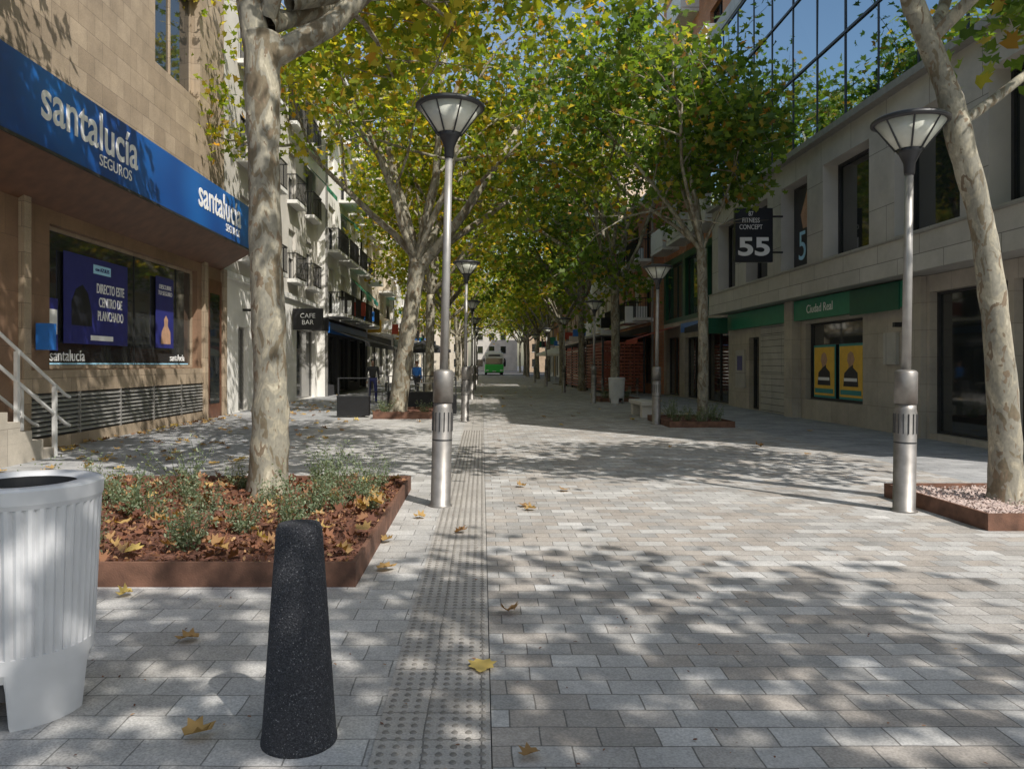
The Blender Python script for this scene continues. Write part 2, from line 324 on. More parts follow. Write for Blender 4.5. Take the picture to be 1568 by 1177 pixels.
def balcony(B,X,s,a,b2,z,dep=.9,rail='black_metal',slab='trim_white',solid=None):
    B.box('balcony_slabs',slab,X+s*.003,X+s*dep,a,b2,z-.14,z)
    Xo=X+s*(dep-.05)
    if solid:
        B.box('balcony_fronts',solid,Xo,Xo+s*.04,a,b2,z+.03,z+.95); B.box('balcony_fronts',solid,X,Xo,a,a+.04,z+.03,z+.95); B.box('balcony_fronts',solid,X,Xo,b2-.04,b2,z+.03,z+.95)
    else:
        B.box('balcony_rails',rail,Xo,Xo+s*.04,a,b2,z+.97,z+1.01); B.box('balcony_rails',rail,Xo,Xo+s*.03,a,b2,z+.05,z+.08)
        y=a
        while y<=b2:
            B.box('balcony_rails',rail,Xo+s*.005,Xo+s*.025,y,y+.02,z,z+.97); y+=.13
        for yy in (a,b2-.03):
            B.box('balcony_rails',rail,X,Xo,yy,yy+.03,z+.97,z+1.01)
            x=.1
            while x<dep-.1:
                B.box('balcony_rails',rail,X+s*x,X+s*(x+.02),yy,yy+.02,z,z+.97); x+=.13
def awning(B,X,s,a,b2,z,proj,drop,mat):
    p='awning_'+mat
    B.quad(p,mat,(X+s*.02,a,z),(X+s*.02,b2,z),(X+s*proj,b2,z-drop),(X+s*proj,a,z-drop))
    B.quad(p,mat,(X+s*proj,a,z-drop),(X+s*proj,b2,z-drop),(X+s*proj,b2,z-drop-.22),(X+s*proj,a,z-drop-.22))
def body(B,mat,X,s,y0,y1,z0,z1,back=12,off=.26,part='body'):
    B.box(part,mat,X-s*off,X-s*back,y0,y1,z0,z1)
    for yy in (y0,y1): B.quad(part,mat,(X,yy,z0),(X-s*off,yy,z0),(X-s*off,yy,z1),(X,yy,z1))
    B.quad(part,mat,(X,y0,z1),(X,y1,z1),(X-s*off,y1,z1),(X-s*off,y0,z1))
def generic(name,s,X,y0,y1,fl,wm,seed,gm='render_white',balc=.5,solid=None,aw=None,shopaw=None,fh=3.0,gh=3.8,bay=3.0):
    r=random.Random(seed); B=G(name,(X-s*6,(y0+y1)/2,0)); H=gh+fl*fh+.6
    body(B,wm,X,s,y0,y1,0,H)
    nb=max(2,int((y1-y0)/bay)); w=(y1-y0)/nb; ops=[]
    for i in range(nb):
        c=y0+w*(i+.5); ops.append((c-w*.38,c+w*.38,.12 if i%2 else .5,2.9,'glass_shop'))
    wall(B,gm,X,s,y0,y1,0,gh,ops,depth=.22,part='ground_floor_wall',frame='dark_metal',fw=.07)
    ops=[]
    for f in range(fl):
        z=gh+f*fh; has=[]
        for i in range(nb):
            c=y0+w*(i+.5); bl=r.random()<balc
            hw=.62 if not bl else .8
            ops.append((c-hw,c+hw,z+(.12 if bl else .95),z+2.35))
            if bl: balcony(B,X,s,c-w*.42,c+w*.42,z+.1,dep=r.choice([.6,.9]),solid=solid)
            else: B.box('sills','trim_white',X+s*.003,X+s*.09,c-hw-.08,c+hw+.08,z+.88,z+.947)
            if aw and r.random()<.4: awning(B,X,s,c-hw-.2,c+hw+.2,z+2.5,r.uniform(.6,1.1),r.uniform(.5,1.0),aw)
            if r.random()<.3: B.box('ac_units','trim_white',X+s*.01,X+s*.35,c+hw+.05,c+hw+.75,z+.4,z+.95)
    wall(B,wm,X,s,y0,y1,gh,H,ops,depth=.2,blind=.7,rng=r)
    B.box('cornice','trim_white',X+s*.003,X+s*.25,y0,y1,H-.25,H-.05); B.box('string_course','trim_white',X+s*.003,X+s*.10,y0,y1,gh-.12,gh+.05)
    B.box('shop_sign_boards',r.choice(['awning_dark','mail_blue','door_red','shop_green_dark']),X+s*.003,X+s*.12,y0+.4,y1-.4,3.0,3.5)
    B.box('drainpipe','steel_pole',X+s*.01,X+s*.1,y0+.05,y0+.14,0,H-.3)
    for k,mt in enumerate(r.sample(['mail_blue','awning_red','poster_yellow','shop_green','white_paint','poster_dark'],3)):
        yy=y0+w*(.3+k*1.3)
        if yy<y1-.5:
            zz=r.uniform(3.55,4.1); B.box('projecting_sign_'+mt,mt,X+s*.15,X+s*r.uniform(.9,1.3),yy,yy+.14,zz,zz+r.uniform(.5,.9)); B.box('sign_brackets','dark_metal',X,X+s*.15,yy+.05,yy+.09,zz+.2,zz+.25)
    if shopaw: awning(B,X,s,y0+.5,y1-.5,3.2,1.8,.6,shopaw)
    B.done(); return B
# ------------------------------------------------------------------ left near building (insurance office)
XL=-7.66
B=G('stone_office_building',(XL-6,13,0))
body(B,'stone_brown',XL,1,3,22.3,0,15.5,off=.3)
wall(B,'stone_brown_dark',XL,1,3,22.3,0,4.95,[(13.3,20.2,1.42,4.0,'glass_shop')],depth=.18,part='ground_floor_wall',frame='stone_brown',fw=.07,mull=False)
wall(B,'stone_brown',XL,1,3,22.3,4.95,15.5,[(17.6,20.4,8.6,11.4),(11.5,14.3,8.6,11.4),(17.6,20.4,12.4,14.6),(6,8.5,8.6,11.4)],depth=.28,frame='dark_metal',fw=.08)
B.box('window_apron','stone_brown',XL+.003,XL+.06,12.6,20.5,1.0,1.40)
B.box('plinth','stone_brown',XL+.003,XL+.06,12.6,20.5,0,.22)
for a,b2 in ((12.4,12.6),(20.5,20.75),(22.0,22.28)): B.box('pilasters','stone_brown',XL+.003,XL+.10,a,b2,0,4.3)
B.box('entrance_door','door_red',XL+.003,XL+.05,20.8,21.95,0,3.9); B.box('entrance_door_glass','glass_dark',XL+.052,XL+.06,21.0,21.75,.4,3.5)
B.box('vent_back','black_metal',XL+.003,XL+.01,12.6,20.5,.22,1.0)
for k in range(9):
    z=.27+k*.08
    B.quad('vent_louvres','steel_pole',(XL+.012,12.62,z+.055),(XL+.012,20.48,z+.055),(XL+.06,20.48,z),(XL+.06,12.62,z))
for yy in (14.2,15.8,17.4,19.0): B.box('vent_posts','steel_pole',XL+.012,XL+.066,yy,yy+.03,.22,1.0)
xs=-6.7
B.quad('canopy_soffit','soffit_wood',(xs,3,4.8),(xs,22.0,4.8),(XL+.003,22.0,4.25),(XL+.003,3,4.25))
B.box('sign_box','sign_blue',xs,xs-.25,3,22.0,4.8,6.02)
B.box('canopy_top','dark_metal',xs-.252,XL+.003,3,22.0,5.8,5.98)
B.quad('canopy_end','soffit_wood',(xs-.25,22.0,4.8),(XL+.003,22.0,4.25),(XL+.003,22.0,5.8),(xs-.25,22.0,5.8))
B.box('sign_lip','dark_metal',xs+.003,xs+.03,3,22.0,4.76,4.81)
xp=XL-.18
B.box('poster_large','poster_navy',xp+.06,xp+.075,13.95,16.45,1.9,3.62)
B.box('poster_banner','poster_navy',xp+.06,xp+.075,17.9,18.9,1.9,3.62)
B.box('poster_small','poster_navy',xp+.06,xp+.075,13.42,13.75,1.75,2.7)
B.box('poster_small_b','trim_white',xp+.076,xp+.08,13.45,13.72,2.05,2.5)
B.box('poster_label','text_cyan',xp+.076,xp+.08,15.0,15.7,3.32,3.5); B.box('poster_label2','text_white',xp+.076,xp+.08,14.9,15.8,1.98,2.08)
V=[(14.2,2.25),(14.2,2.7),(14.35,2.95),(14.6,3.05),(14.8,2.9),(14.95,2.5),(14.95,2.25)]
B.quad('poster_iron','poster_dark',*[(xp+.078,a,c) for a,c in V])
V=[(18.15,2.0),(18.2,2.3),(18.35,2.45),(18.33,2.6),(18.45,2.7),(18.57,2.6),(18.55,2.45),(18.7,2.3),(18.72,2.0)]
B.quad('poster_person','poster_skin',*[(xp+.078,a,c) for a,c in V])
B.box('mail_box','mail_blue',XL+.1,XL+.32,12.72,12.95,1.75,2.2)
B.box('window_floor_stripe','text_cyan',xp+.004,xp+.008,13.5,20.0,1.5,1.53)
for yy in (16.9,19.2): B.box('window_joints','dark_metal',xp+.003,xp+.02,yy,yy+.012,1.49,3.93)
B.done()
A=B.e
text(A,'sign_text','santalucía',(xs+.006,13.0,5.55),'L',3.2,'text_white',bold=.012,maxh=.66)
text(A,'sign_text_small','SEGUROS',(xs+.006,13.75,5.08),'L',1.2,'text_white',maxh=.2)
text(A,'sign_text_far','santalucía',(xs+.006,19.3,5.55),'L',3.1,'text_white',bold=.012,maxh=.66)
text(A,'sign_text_far_small','SEGUROS',(xs+.006,20.2,5.08),'L',1.1,'text_white',maxh=.2)
text(A,'window_text','santalucía',(xp+.01,14.2,1.66),'L',1.2,'text_white')
text(A,'window_text_b','santalucía',(xp+.01,19.3,1.66),'L',.9,'text_white')
text(A,'poster_text','DIRECTO ESTE\nCENTRO DE\nPLANCHADO',(xp+.082,15.7,2.75),'L',1.15,'text_white',maxh=.75,bold=.01)
text(A,'poster_text2','con AZULES',(xp+.084,15.35,3.41),'L',.55,'poster_navy')
text(A,'poster_text3','DESCUBRE\nTU SEGURO',(xp+.082,18.4,3.3),'L',.8,'text_white')
g=G('entrance_steps',(-7.2,10,0))
for k in range(6): g.box('steps','stone_beige',XL+.003,-6.95,6.5,12.2-k*.3,k*.16,(k+1)*.16-.001)
g.done()
g=G('stair_railing',(-6.95,11.5,0))
for X in (-7.0,-7.55):
    for dz in (0,-.48):
        g.tube('rail_%d'%int(-X*100+dz*10),'rail_steel',[(X,12.75,.95+dz),(X,12.6,1.0+dz),(X,10.9,1.95+dz),(X,9.4,2.75+dz)],[.028]*4)
    for yy,zt in ((12.3,1.15),(11.3,1.7),(10.2,2.3)):
        g.box('posts','rail_steel',X-.03,X+.03,yy-.03,yy+.03,0,zt)
g.done()
# ------------------------------------------------------------------ left row
B=G('white_townhouse',(XL-6,28.5,0)); y0,y1=22.3,35.0
body(B,'render_grey',XL,1,y0,y1,0,14,off=.3)
wall(B,'render_white',XL,1,y0,y1,0,4.2,[(23.6,24.6,0.02,2.7,'glass_shop'),(25.6,26.6,.02,2.6,'glass_shop'),(28.2,29.4,.02,2.8,'glass_shop'),(31,34.4,.02,3.0,'glass_shop')],part='ground_floor_wall',frame='steel_pole',mull=False)
ops=[]
for f,z in enumerate((4.8,7.9,11.0)):
    for c in (24.3,27.3,30.3,33.3):
        ops.append((c-.55,c+.55,z+.1,z+2.1))
        balcony(B,XL,1,c-.8,c+.8,z+.08,dep=.4)
wall(B,'render_grey',XL,1,y0,y1,4.2,14,ops,blind=.6,rng=R,frame='soffit_wood')
B.box('string_course','trim_white',XL+.003,XL+.12,y0,y1,4.1,4.3); B.box('cornice','trim_white',XL+.003,XL+.3,y0,y1,13.6,13.85)
awning(B,XL,1,29.2,31.6,13.2,1.4,1.3,'awning_green'); awning(B,XL,1,32.2,34.6,13.2,1.4,1.3,'awning_white'); awning(B,XL,1,32.2,34.6,10.2,1.0,1.0,'awning_green')
B.box('projecting_shop_sign','black_metal',XL+.05,XL+1.25,30.2,30.35,2.9,3.75); B.box('hanging_sign_b','black_metal',XL+.05,XL+.8,33.5,33.65,3.0,3.6)
B.box('shop_fascia','awning_dark',XL+.003,XL+.15,30.6,34.8,3.1,3.75)
for yy in (24.0,27.6): B.box('wall_lamp','dark_metal',XL+.01,XL+.3,yy,yy+.08,3.2,3.28)
B.done(); text(B.e,'hanging_sign_text','CAFE\nBAR',(XL+.65,30.19,3.32),'F',.6,'text_white')
generic('apartment_building',1,XL+.35,35.0,47.5,4,'render_white',11,gm='awning_dark',balc=.75,aw='awning_green',shopaw='awning_dark')
generic('apartment_building',1,XL+.1,47.5,62,4,'render_cream',12,balc=.6,aw='awning_teal',solid='render_cream')
generic('apartment_building',1,XL+.3,62,78,5,'render_white',13,balc=.6,aw='awning_white',shopaw='awning_white')
generic('apartment_building',1,XL,78,92,4,'brick_tan',14,balc=.5)
generic('apartment_building',1,XL+.2,92,106,5,'render_cream',15,balc=.5)
# ------------------------------------------------------------------ right near building (bank + gym)
XR=9.0; XU=8.4; Y0=10.0; Y1=27.4
B=G('glass_office_building',(15,18.5,0))
wall(B,'stone_beige',XR,-1,Y0,Y1,0,3.29,[(10.4,12.7,.12,2.95,'glass_dark'),(12.85,15.1,.12,2.95,'glass_dark'),(17.75,20.9,.55,2.62,'glass_shop'),(24.4,25.3,.02,2.4,'glass_dark')],depth=.2,part='ground_floor_wall',frame='dark_metal',fw=.05,mull=False) 
B.box('body_low','stone_beige',XR+.25,22,Y0,Y1,0,3.29)
B.quad('body_low','stone_beige',(XR,Y0,0),(XR+.25,Y0,0),(XR+.25,Y0,3.29),(XR,Y0,3.29)); B.quad('body_low','stone_beige',(XR,Y1,0),(XR+.25,Y1,0),(XR+.25,Y1,3.29),(XR,Y1,3.29))
B.box('pillar','stone_beige',XR-.25,XR-.003,21.2,21.75,0,3.29); B.box('pillar','stone_beige',XR-.12,XR-.003,15.2,15.75,0,3.29)
B.box('recess_shutter','panel_grey',XR-.02,XR-.004,21.76,24.2,0,2.9)
for k in range(14): B.box('shutter_lines','dark_metal',XR-.025,XR-.021,21.76,24.2,.2*k+.05,.2*k+.065)
B.box('cash_machine','panel_grey',XR-.06,XR-.004,25.6,26.5,.7,2.0); B.box('cash_machine_screen','poster_navy',XR-.07,XR-.062,25.8,26.3,1.3,1.8)
B.box('electric_box','panel_grey',XR-.08,XR-.004,16.2,16.7,1.5,2.2); B.box('small_cam','dark_metal',XR-.2,XR-.004,16.0,16.1,2.3,2.4)
B.box('green_fascia','shop_green',XR-.2,XR-.004,15.75,26.9,2.72,3.26); B.box('green_sign','shop_green_dark',XR-.24,XR-.202,15.8,17.9,2.66,3.24)
B.box('green_projecting_sign','shop_green_dark',7.9,8.7,26.6,26.8,2.6,3.15)
B.box('upper_body','panel_grey',XU+.5,22,Y0,Y1,3.30,13.5)
B.quad('soffit','panel_grey',(XU,Y0,3.30),(XU+.5,Y0,3.30),(XU+.5,Y1,3.30),(XU,Y1,3.30))
for yy in (Y0,Y1): B.quad('upper_body','panel_grey',(XU,yy,3.3),(XU+.5,yy,3.3),(XU+.5,yy,7.15),(XU,yy,7.15))
wins=[(10.4,12.45),(13.2,15.3),(16.3,18.5),(19.4,21.1),(22.1,23.9),(24.9,26.7)]
wall(B,'panel_grey',XU,-1,Y0,Y1,3.30,7.15,[(a,b2,4.1,6.4) for a,b2 in wins],depth=.42,part='upper_wall',frame='dark_metal',fw=.07,reveal='render_grey',mull=False)
B.box('ledge','panel_grey',XU-.12,XU-.003,Y0,Y1,3.28,3.98); B.box('ledge_top','steel_pole',XU-.15,XU-.003,Y0,Y1,3.982,4.02)
B.box('cornice','steel_pole',XU-.22,XU-.003,Y0,Y1,7.0,7.15)
xg=XU+.42
B.box('gym_poster','poster_dark',xg-.06,xg-.075,19.5,21.0,4.18,6.3)
V=[(20.0,5.2),(19.85,5.7),(20.0,6.1),(20.2,6.2),(20.35,5.95),(20.6,5.6),(20.45,5.2)]
B.quad('gym_poster_person','poster_skin',*[(xg-.078,a,c) for a,c in V])
r=random.Random(3); y=Y0
while y<Y1-.1:
    ye=min(y+1.45,Y1)
    for z in (7.2,9.15,11.1,):
        t=[r.uniform(-.006,.006) for _ in range(4)]
        B.quad('curtain_glass','glass_mirror',(XU-.05+t[0],y+.02,z+.02),(XU-.05+t[1],ye-.02,z+.02),(XU-.05+t[2],ye-.02,z+1.93),(XU-.05+t[3],y+.02,z+1.93))
    B.box('mullions','dark_metal',XU-.07,XU+.05,y-.02,y+.02,7.16,13.1); y=ye
for z in (7.18,9.13,11.08,13.05): B.box('transoms','dark_metal',XU-.085,XU+.05,Y0,Y1,z-.03,z+.03)
B.box('curtain_backing','dark_metal',XU+.02,XU+.49,Y0+.01,Y1-.01,7.16,13.1)
B.box('parapet','panel_grey',XU-.1,XU+.49,Y0,Y1,13.12,13.6)
xw=XR+.2
for a in (17.95,19.4):
    B.box('poster_frames','poster_teal',xw-.07,xw-.055,a,a+1.25,.62,2.02); B.box('posters','poster_yellow',xw-.08,xw-.072,a+.05,a+1.2,.68,1.96)
    V=[(a+.25,.95),(a+.28,1.3),(a+.5,1.42),(a+.5,1.5),(a+.42,1.62),(a+.5,1.78),(a+.62,1.83),(a+.76,1.76),(a+.8,1.6),(a+.72,1.48),(a+.74,1.4),(a+.95,1.28),(a+1.0,.95)]
    B.quad('poster_people','poster_skin' ,*[(xw-.084,p,q) for p,q in V[3:11]]); B.quad('poster_people_shirts','poster_dark',*[(xw-.083,p,q) for p,q in V[:4]+V[10:]])
    B.box('poster_bars','poster_teal',xw-.086,xw-.082,a+.1,a+1.15,.74,.86); B.box('poster_captions','text_white',xw-.09,xw-.087,a+.3,a+.95,1.08,1.16)
B.done(); A=B.e
text(A,'bank_text','Ciudad Real',(XR-.203,19.6,2.98),'R',1.5,'text_white')
text(A,'gym_poster_text','55',(xg-.082,20.2,4.7),'R',1.0,'text_cyan')
S=G('projecting_gym_sign',(8,21.0,5.2)); S.box('panel','poster_dark',7.05,8.1,20.9,21.05,4.35,5.85); S.box('bracket','dark_metal',8.1,8.4,20.95,21.0,4.6,4.65); S.box('bracket','dark_metal',8.1,8.4,20.95,21.0,5.6,5.65); S.done(bevel={'panel':.01})
text(S.e,'sign_text_lines','87\nFITNESS\nCONCEPT',(7.48,20.885,5.5),'F',.64,'text_white',maxh=.5)
text(S.e,'sign_text_number','55',(7.57,20.885,4.75),'F',.88,'text_white',maxh=.52,bold=.03)
B=G('brick_apartment_building',(15,32,0)); X=9.2; y0,y1=27.45,38
body(B,'brick_orange',X,-1,y0,y1,0,21,off=.3)
wall(B,'stone_beige',X,-1,y0,y1,0,3.5,[(28,31,.02,2.8,'glass_dark'),(31.8,34,.02,2.7,'glass_dark'),(35,37.4,.02,2.8,'glass_shop')],part='ground_floor_wall',frame='dark_metal')
wall(B,'shop_green_dark',X,-1,y0,y1,3.5,6.6,[(27.8,30.6,3.7,6.3,'glass_green'),(31,34,3.7,6.3,'glass_green'),(34.4,37.6,3.7,6.3,'glass_green')],part='first_floor_wall',frame='dark_metal')
ops=[]
for k in range(4):
    z=7+k*3.2
    for c in (29.5,33,36.2): ops.append((c-.8,c+.8,z+.1,z+2.3)); balcony(B,X,-1,c-1.2,c+1.2,z,dep=.8,solid='trim_white')
wall(B,'brick_orange',X,-1,y0,y1,6.6,21,ops,blind=.6,rng=R)
B.box('sign_board','mail_blue',X-.15,X-.003,31.2,34.2,2.95,3.35)
awning(B,X,-1,34.8,37.6,3.3,2.0,.6,'awning_red'); awning(B,X,-1,28,30.8,3.3,.9,.3,'awning_dark')
B.done()
generic('brick_building',-1,8.7,38,50,2,'brick_orange',21,gm='brick_orange',balc=.5,shopaw='awning_red',aw='awning_teal')
generic('apartment_building',-1,9.2,50,64,5,'render_cream',22,balc=.7,solid='trim_white',shopaw='awning_white')
generic('apartment_building',-1,9.0,64,80,4,'brick_tan',23,balc=.5,shopaw='awning_red')
generic('apartment_building',-1,9.2,80,94,6,'brick_orange',24,balc=.5,solid='trim_white')
generic('apartment_building',-1,9.0,94,106,4,'render_ochre',25,balc=.5)
def endb(name,x0,x1,y,fl,mat,seed):
    B=G(name,((x0+x1)/2,y+6,0)); H=4+fl*3; B.box('walls',mat,x0,x1,y,y+12,0,H); r=random.Random(seed)
    for f in range(fl+1):
        x=x0+1
        while x<x1-2:
            B.box('windows','glass_dark',x,x+1.2,y-.03,y-.003,f*3+1,f*3+2.6); B.box('window_frames','trim_white',x-.08,x+1.28,y-.06,y-.031,f*3+.92,f*3+1.0); x+=2.6
    B.box('cornice','trim_white',x0,x1,y-.2,y-.003,H-.4,H-.1); B.done()
endb('distant_building',-30,-3,150,5,'render_cream',1); endb('distant_building',-2,8,170,3,'render_grey',2); endb('distant_building',9,40,150,5,'brick_tan',3)
endb('distant_building',-60,-12,120,4,'render_white',4); endb('distant_building',14,60,120,4,'render_cream',5)

# ------------------------------------------------------------------ trees
def maketree(key,seed,trunk,leafm,power,dirs=None,L0=3.9,nper=20,sig=.36,lsize=.185,sides=16,shape=LEAF,keepf=.85,trim=None):
    r=random.Random(seed); V=[];F=[];C=[]
    P=[Vector(t[:3]) for t in trunk]; Rr=[t[3] for t in trunk]; pts=[];rad=[]
    for i in range(len(P)-1):
        n=6
        for k in range(n):
            t=k/n; p0=P[max(i-1,0)];p1=P[i];p2=P[i+1];p3=P[min(i+2,len(P)-1)]
            q=.5*((2*p1)+(-p0+p2)*t+(2*p0-5*p1+4*p2-p3)*t*t+(-p0+3*p1-3*p2+p3)*t**3)
            pts.append(q); rad.append(Rr[i]*(1-t)+Rr[i+1]*t)
    pts.append(P[-1]); rad.append(Rr[-1]); rad=[a*r.uniform(.95,1.06) for a in rad]
    tube(V,F,pts,rad,sides,.035,r)
    def grow(p,d,L,rr,lev):
        n=5; q=[p]; d=d.normalized(); Q=p
        for i in range(n):
            d=(d+Vector((r.uniform(-1,1),r.uniform(-1,1),r.uniform(-.7,1)))*.2+Vector((0,0,.07 if lev==0 else -.02))).normalized()
            Q=Q+d*(L/n); q.append(Q)
        tube(V,F,q,[rr*(1-.11*i) if lev<2 else rr*(1-.17*i) for i in range(n+1)],(9,6,4)[lev])
        if lev<2:
            for j in range(4):
                i=r.choice([2,3,4,5]) if j else 5
                ax=Vector((r.uniform(-1,1),r.uniform(-1,1),r.uniform(-.6,.8))).normalized()
                nd=(d*.55+ax*.85).normalized()
                grow(q[i],nd,L*r.uniform(.5,.68),rr*.42,lev+1)
        if lev==1: C.extend(q[3:])
        if lev==2: C.extend(q[1:])
    top=P[-1]
    if dirs is None:
        nd=6; dirs=[(math.cos(a)*.8,math.sin(a)*.8,r.uniform(.35,1.3)) for a in [2*math.pi*(k+r.uniform(-.3,.3))/nd for k in range(nd)]]+[(0.1,0,1),(-.25,.2,1)]
    for dd in dirs:
        if len(dd)==3: grow(top,Vector(dd),L0*r.uniform(.85,1.15),Rr[-1]*.55,0)
        else: grow(Vector(dd[3:6]),Vector(dd[:3]),dd[6],dd[7],0)
    rg=np.random.default_rng(seed); C=np.array([tuple(c) for c in C]); keep=rg.random(len(C))<keepf; C=C[keep]
    dens=rg.uniform(.3,1.7,len(C)); cnt=(dens*nper).astype(int); CC=np.repeat(C,cnt,axis=0)
    CC=CC+rg.normal(size=CC.shape)*np.array([sig,sig,sig*.75])
    CC=CC[CC[:,2]>2.9]
    if trim: CC=CC[trim(CC)]
    me=bpy.data.meshes.new('bark_'+key); me.from_pydata(V,[],F); me.polygons.foreach_set('use_smooth',[True]*len(me.polygons)); me.materials.append(MATS['bark'])
    lm=leafmesh('leaves_'+key,CC,lsize,leafm,seed,flat=.35,power=power,shape=shape)
    return me,lm
def put(name,pair,loc,rz=0,sc=1):
    e=bpy.data.objects.new(name,None); e.location=loc; e.rotation_euler=(0,0,rz); e.scale=(sc,)*3; link(e)
    for n,m in (('trunk_and_limbs',pair[0]),('crown_leaves',pair[1])): link(bpy.data.objects.new(n,m),e)
    return e
T1=maketree('a',101,[(0,0,-.05,.25),(0,0,.25,.215),(.03,0,1.2,.18),(-.02,0,2.6,.17),(-.05,0,3.8,.165),(-.06,0,4.7,.19),(-.05,0,5.0,.2)],'leaf_light',1.0,
  dirs=[(-.25,0,1,-.1,0,4.8,3.6,.15),(.75,.25,.55,0,0,4.75,4.2,.135),(-.8,.5,.8,-.1,0,5.6,4.2,.1),(.4,.9,.7,0,0,5.1,4.4,.1),(-.8,-.5,.9,-.1,0,5.4,4.0,.1),(.5,-.3,1,0,0,5.2,4.4,.1),(.3,.95,.42,0,0,5.2,4.4,.09),(.75,.75,.45,.2,.1,5.4,4.4,.09),(-.7,.5,1.1,-.1,0,5.6,5.2,.1)],sides=24,nper=14,trim=lambda c:(c[:,2]>5.35)|(c[:,1]<-2))  # last limb added, above the view, to cast dapples on the stone wall
put('plane_tree',T1,(-2.28,8.0,0))
T2=maketree('b',102,[(0,0,-.05,.21),(0,0,.3,.16),(-.03,0,1.2,.135),(-.16,0,2.4,.12),(-.28,0,3.1,.11),(-.47,0,3.8,.13),(-.56,0,4.2,.11),(-.95,0,5.2,.10)],'leaf_deep',1.2,
  dirs=[(-.3,-.5,1,-.95,0,5.1,3.4,.09),(.8,.1,.5,-.5,0,3.95,2.6,.06),(.6,.6,.9,-.8,0,4.8,3.0,.07),(.5,-.8,.8,-.8,0,4.8,3.6,.07),(-.6,-.6,.9,-.9,0,5.1,3.6,.07)],nper=14,sides=20)
put('plane_tree',T2,(5.37,7.7,0))
T3=maketree('c',103,[(0,0,-.05,.34),(.05,0,.4,.27),(.25,0,2.0,.24),(.5,0,3.6,.23),(.62,0,4.4,.27)],'leaf_light',.95,
  dirs=[(-.25,.1,1,.55,0,4.3,5.2,.17),(.65,0,.8,.65,0,4.3,5.0,.17),(.9,.3,.55,.8,0,4.6,4.6,.12),(.2,.8,.8,.6,0,4.4,4.4,.12),(-.7,-.3,.8,.5,0,4.6,4.4,.11),(.5,-.6,.9,.6,0,4.5,5.0,.11),(.4,.2,1,.6,0,4.6,5.8,.12),(.1,-.2,1,.6,0,4.6,5.8,.12),(-.6,-.9,.95,.5,0,4.6,5.0,.1),(-.15,-.6,1.1,.5,0,4.6,6.0,.1)],nper=16)  # next-to-last limb added out of view for leaf shadows on the left facade
put('plane_tree',T3,(-2.45,21.6,0))
T4=maketree('d',104,[(0,0,-.05,.17),(0,0,.3,.135),(.02,0,2,.125),(-.02,0,4.4,.12)],'leaf_deep',1.1,
  dirs=[(-.6,.1,.9,0,0,4.3,3.9,.07),(-.9,.6,.8,0,0,4.4,3.8,.06),(.05,.3,1,0,0,4.4,4.4,.07),(.35,-.1,1,0,0,4.4,2.0,.05),(-.25,-.6,1.1,0,0,4.4,3.6,.06),(-.35,.5,1.1,0,0,4.4,5.2,.06),(-.5,-.2,1.3,0,0,4.4,5.4,.06)],nper=15,trim=lambda c:(c[:,0]<1.7)&(c[:,2]>5.45))
put('plane_tree',T4,(5.55,18.9,0),0)
TT=[]
for k,(lm,pw) in enumerate([('leaf_light',.9),('leaf_light',.8),('leaf_deep',1.1),('leaf_deep',.9)]):
    TT.append(maketree('v%d'%k,200+k,[(0,0,-.05,.28),(0,0,.4,.2),(.05,.03,2.2,.17),(-.05,.05,4.2+.2*k,.18)],lm,pw,L0=5.2,nper=12,sides=12,lsize=.225,sig=.42))
TF=[]
for k,(lm,pw) in enumerate([('leaf_light',.85),('leaf_light',1.3)]):
    TF.append(maketree('f%d'%k,300+k,[(0,0,-.05,.28),(0,0,.4,.2),(.05,.03,2.2,.17),(-.05,.05,4.4,.18)],lm,pw,L0=4.8,nper=4.5,sides=8,lsize=.38,shape=DIAM,sig=.45))
r=random.Random(5)
for i,y in enumerate((33.5,45)): put('plane_tree',TT[i%2],(-2.4+r.uniform(-.2,.2),y,0),r.uniform(0,6.3),r.uniform(1.0,1.12))
for i,y in enumerate((57,69,81,93,104)): put('plane_tree',TF[0],(-2.4+r.uniform(-.2,.2),y,0),r.uniform(0,6.3),r.uniform(.92,1.12))
for i,y in enumerate((31,42.5)): put('plane_tree',TT[2+i%2],(5.6+r.uniform(-.2,.2),y,0),r.uniform(0,6.3),r.uniform(1.0,1.12))
for i,y in enumerate((54,66,78,90,102)): put('plane_tree',TF[1],(5.6+r.uniform(-.2,.2),y,0),r.uniform(0,6.3),r.uniform(.95,1.12))
TB=maketree('g',401,[(0,0,-.05,.28),(0,0,.4,.2),(.05,.03,2.2,.17),(-.05,.05,4.4,.18)],'leaf_deep',1.2,L0=4.4,nper=10,sides=10,lsize=.21)
put('plane_tree',TB,(5.6,-4.5,0),1,1); put('plane_tree',TB,(-2.4,-5.5,0),3,1)
put('plane_tree',TF[0],(-3,135,0),1,1.2); put('plane_tree',TF[1],(7,138,0),3,1.2); put('plane_tree',TF[1],(12,128,0),3,1.1)

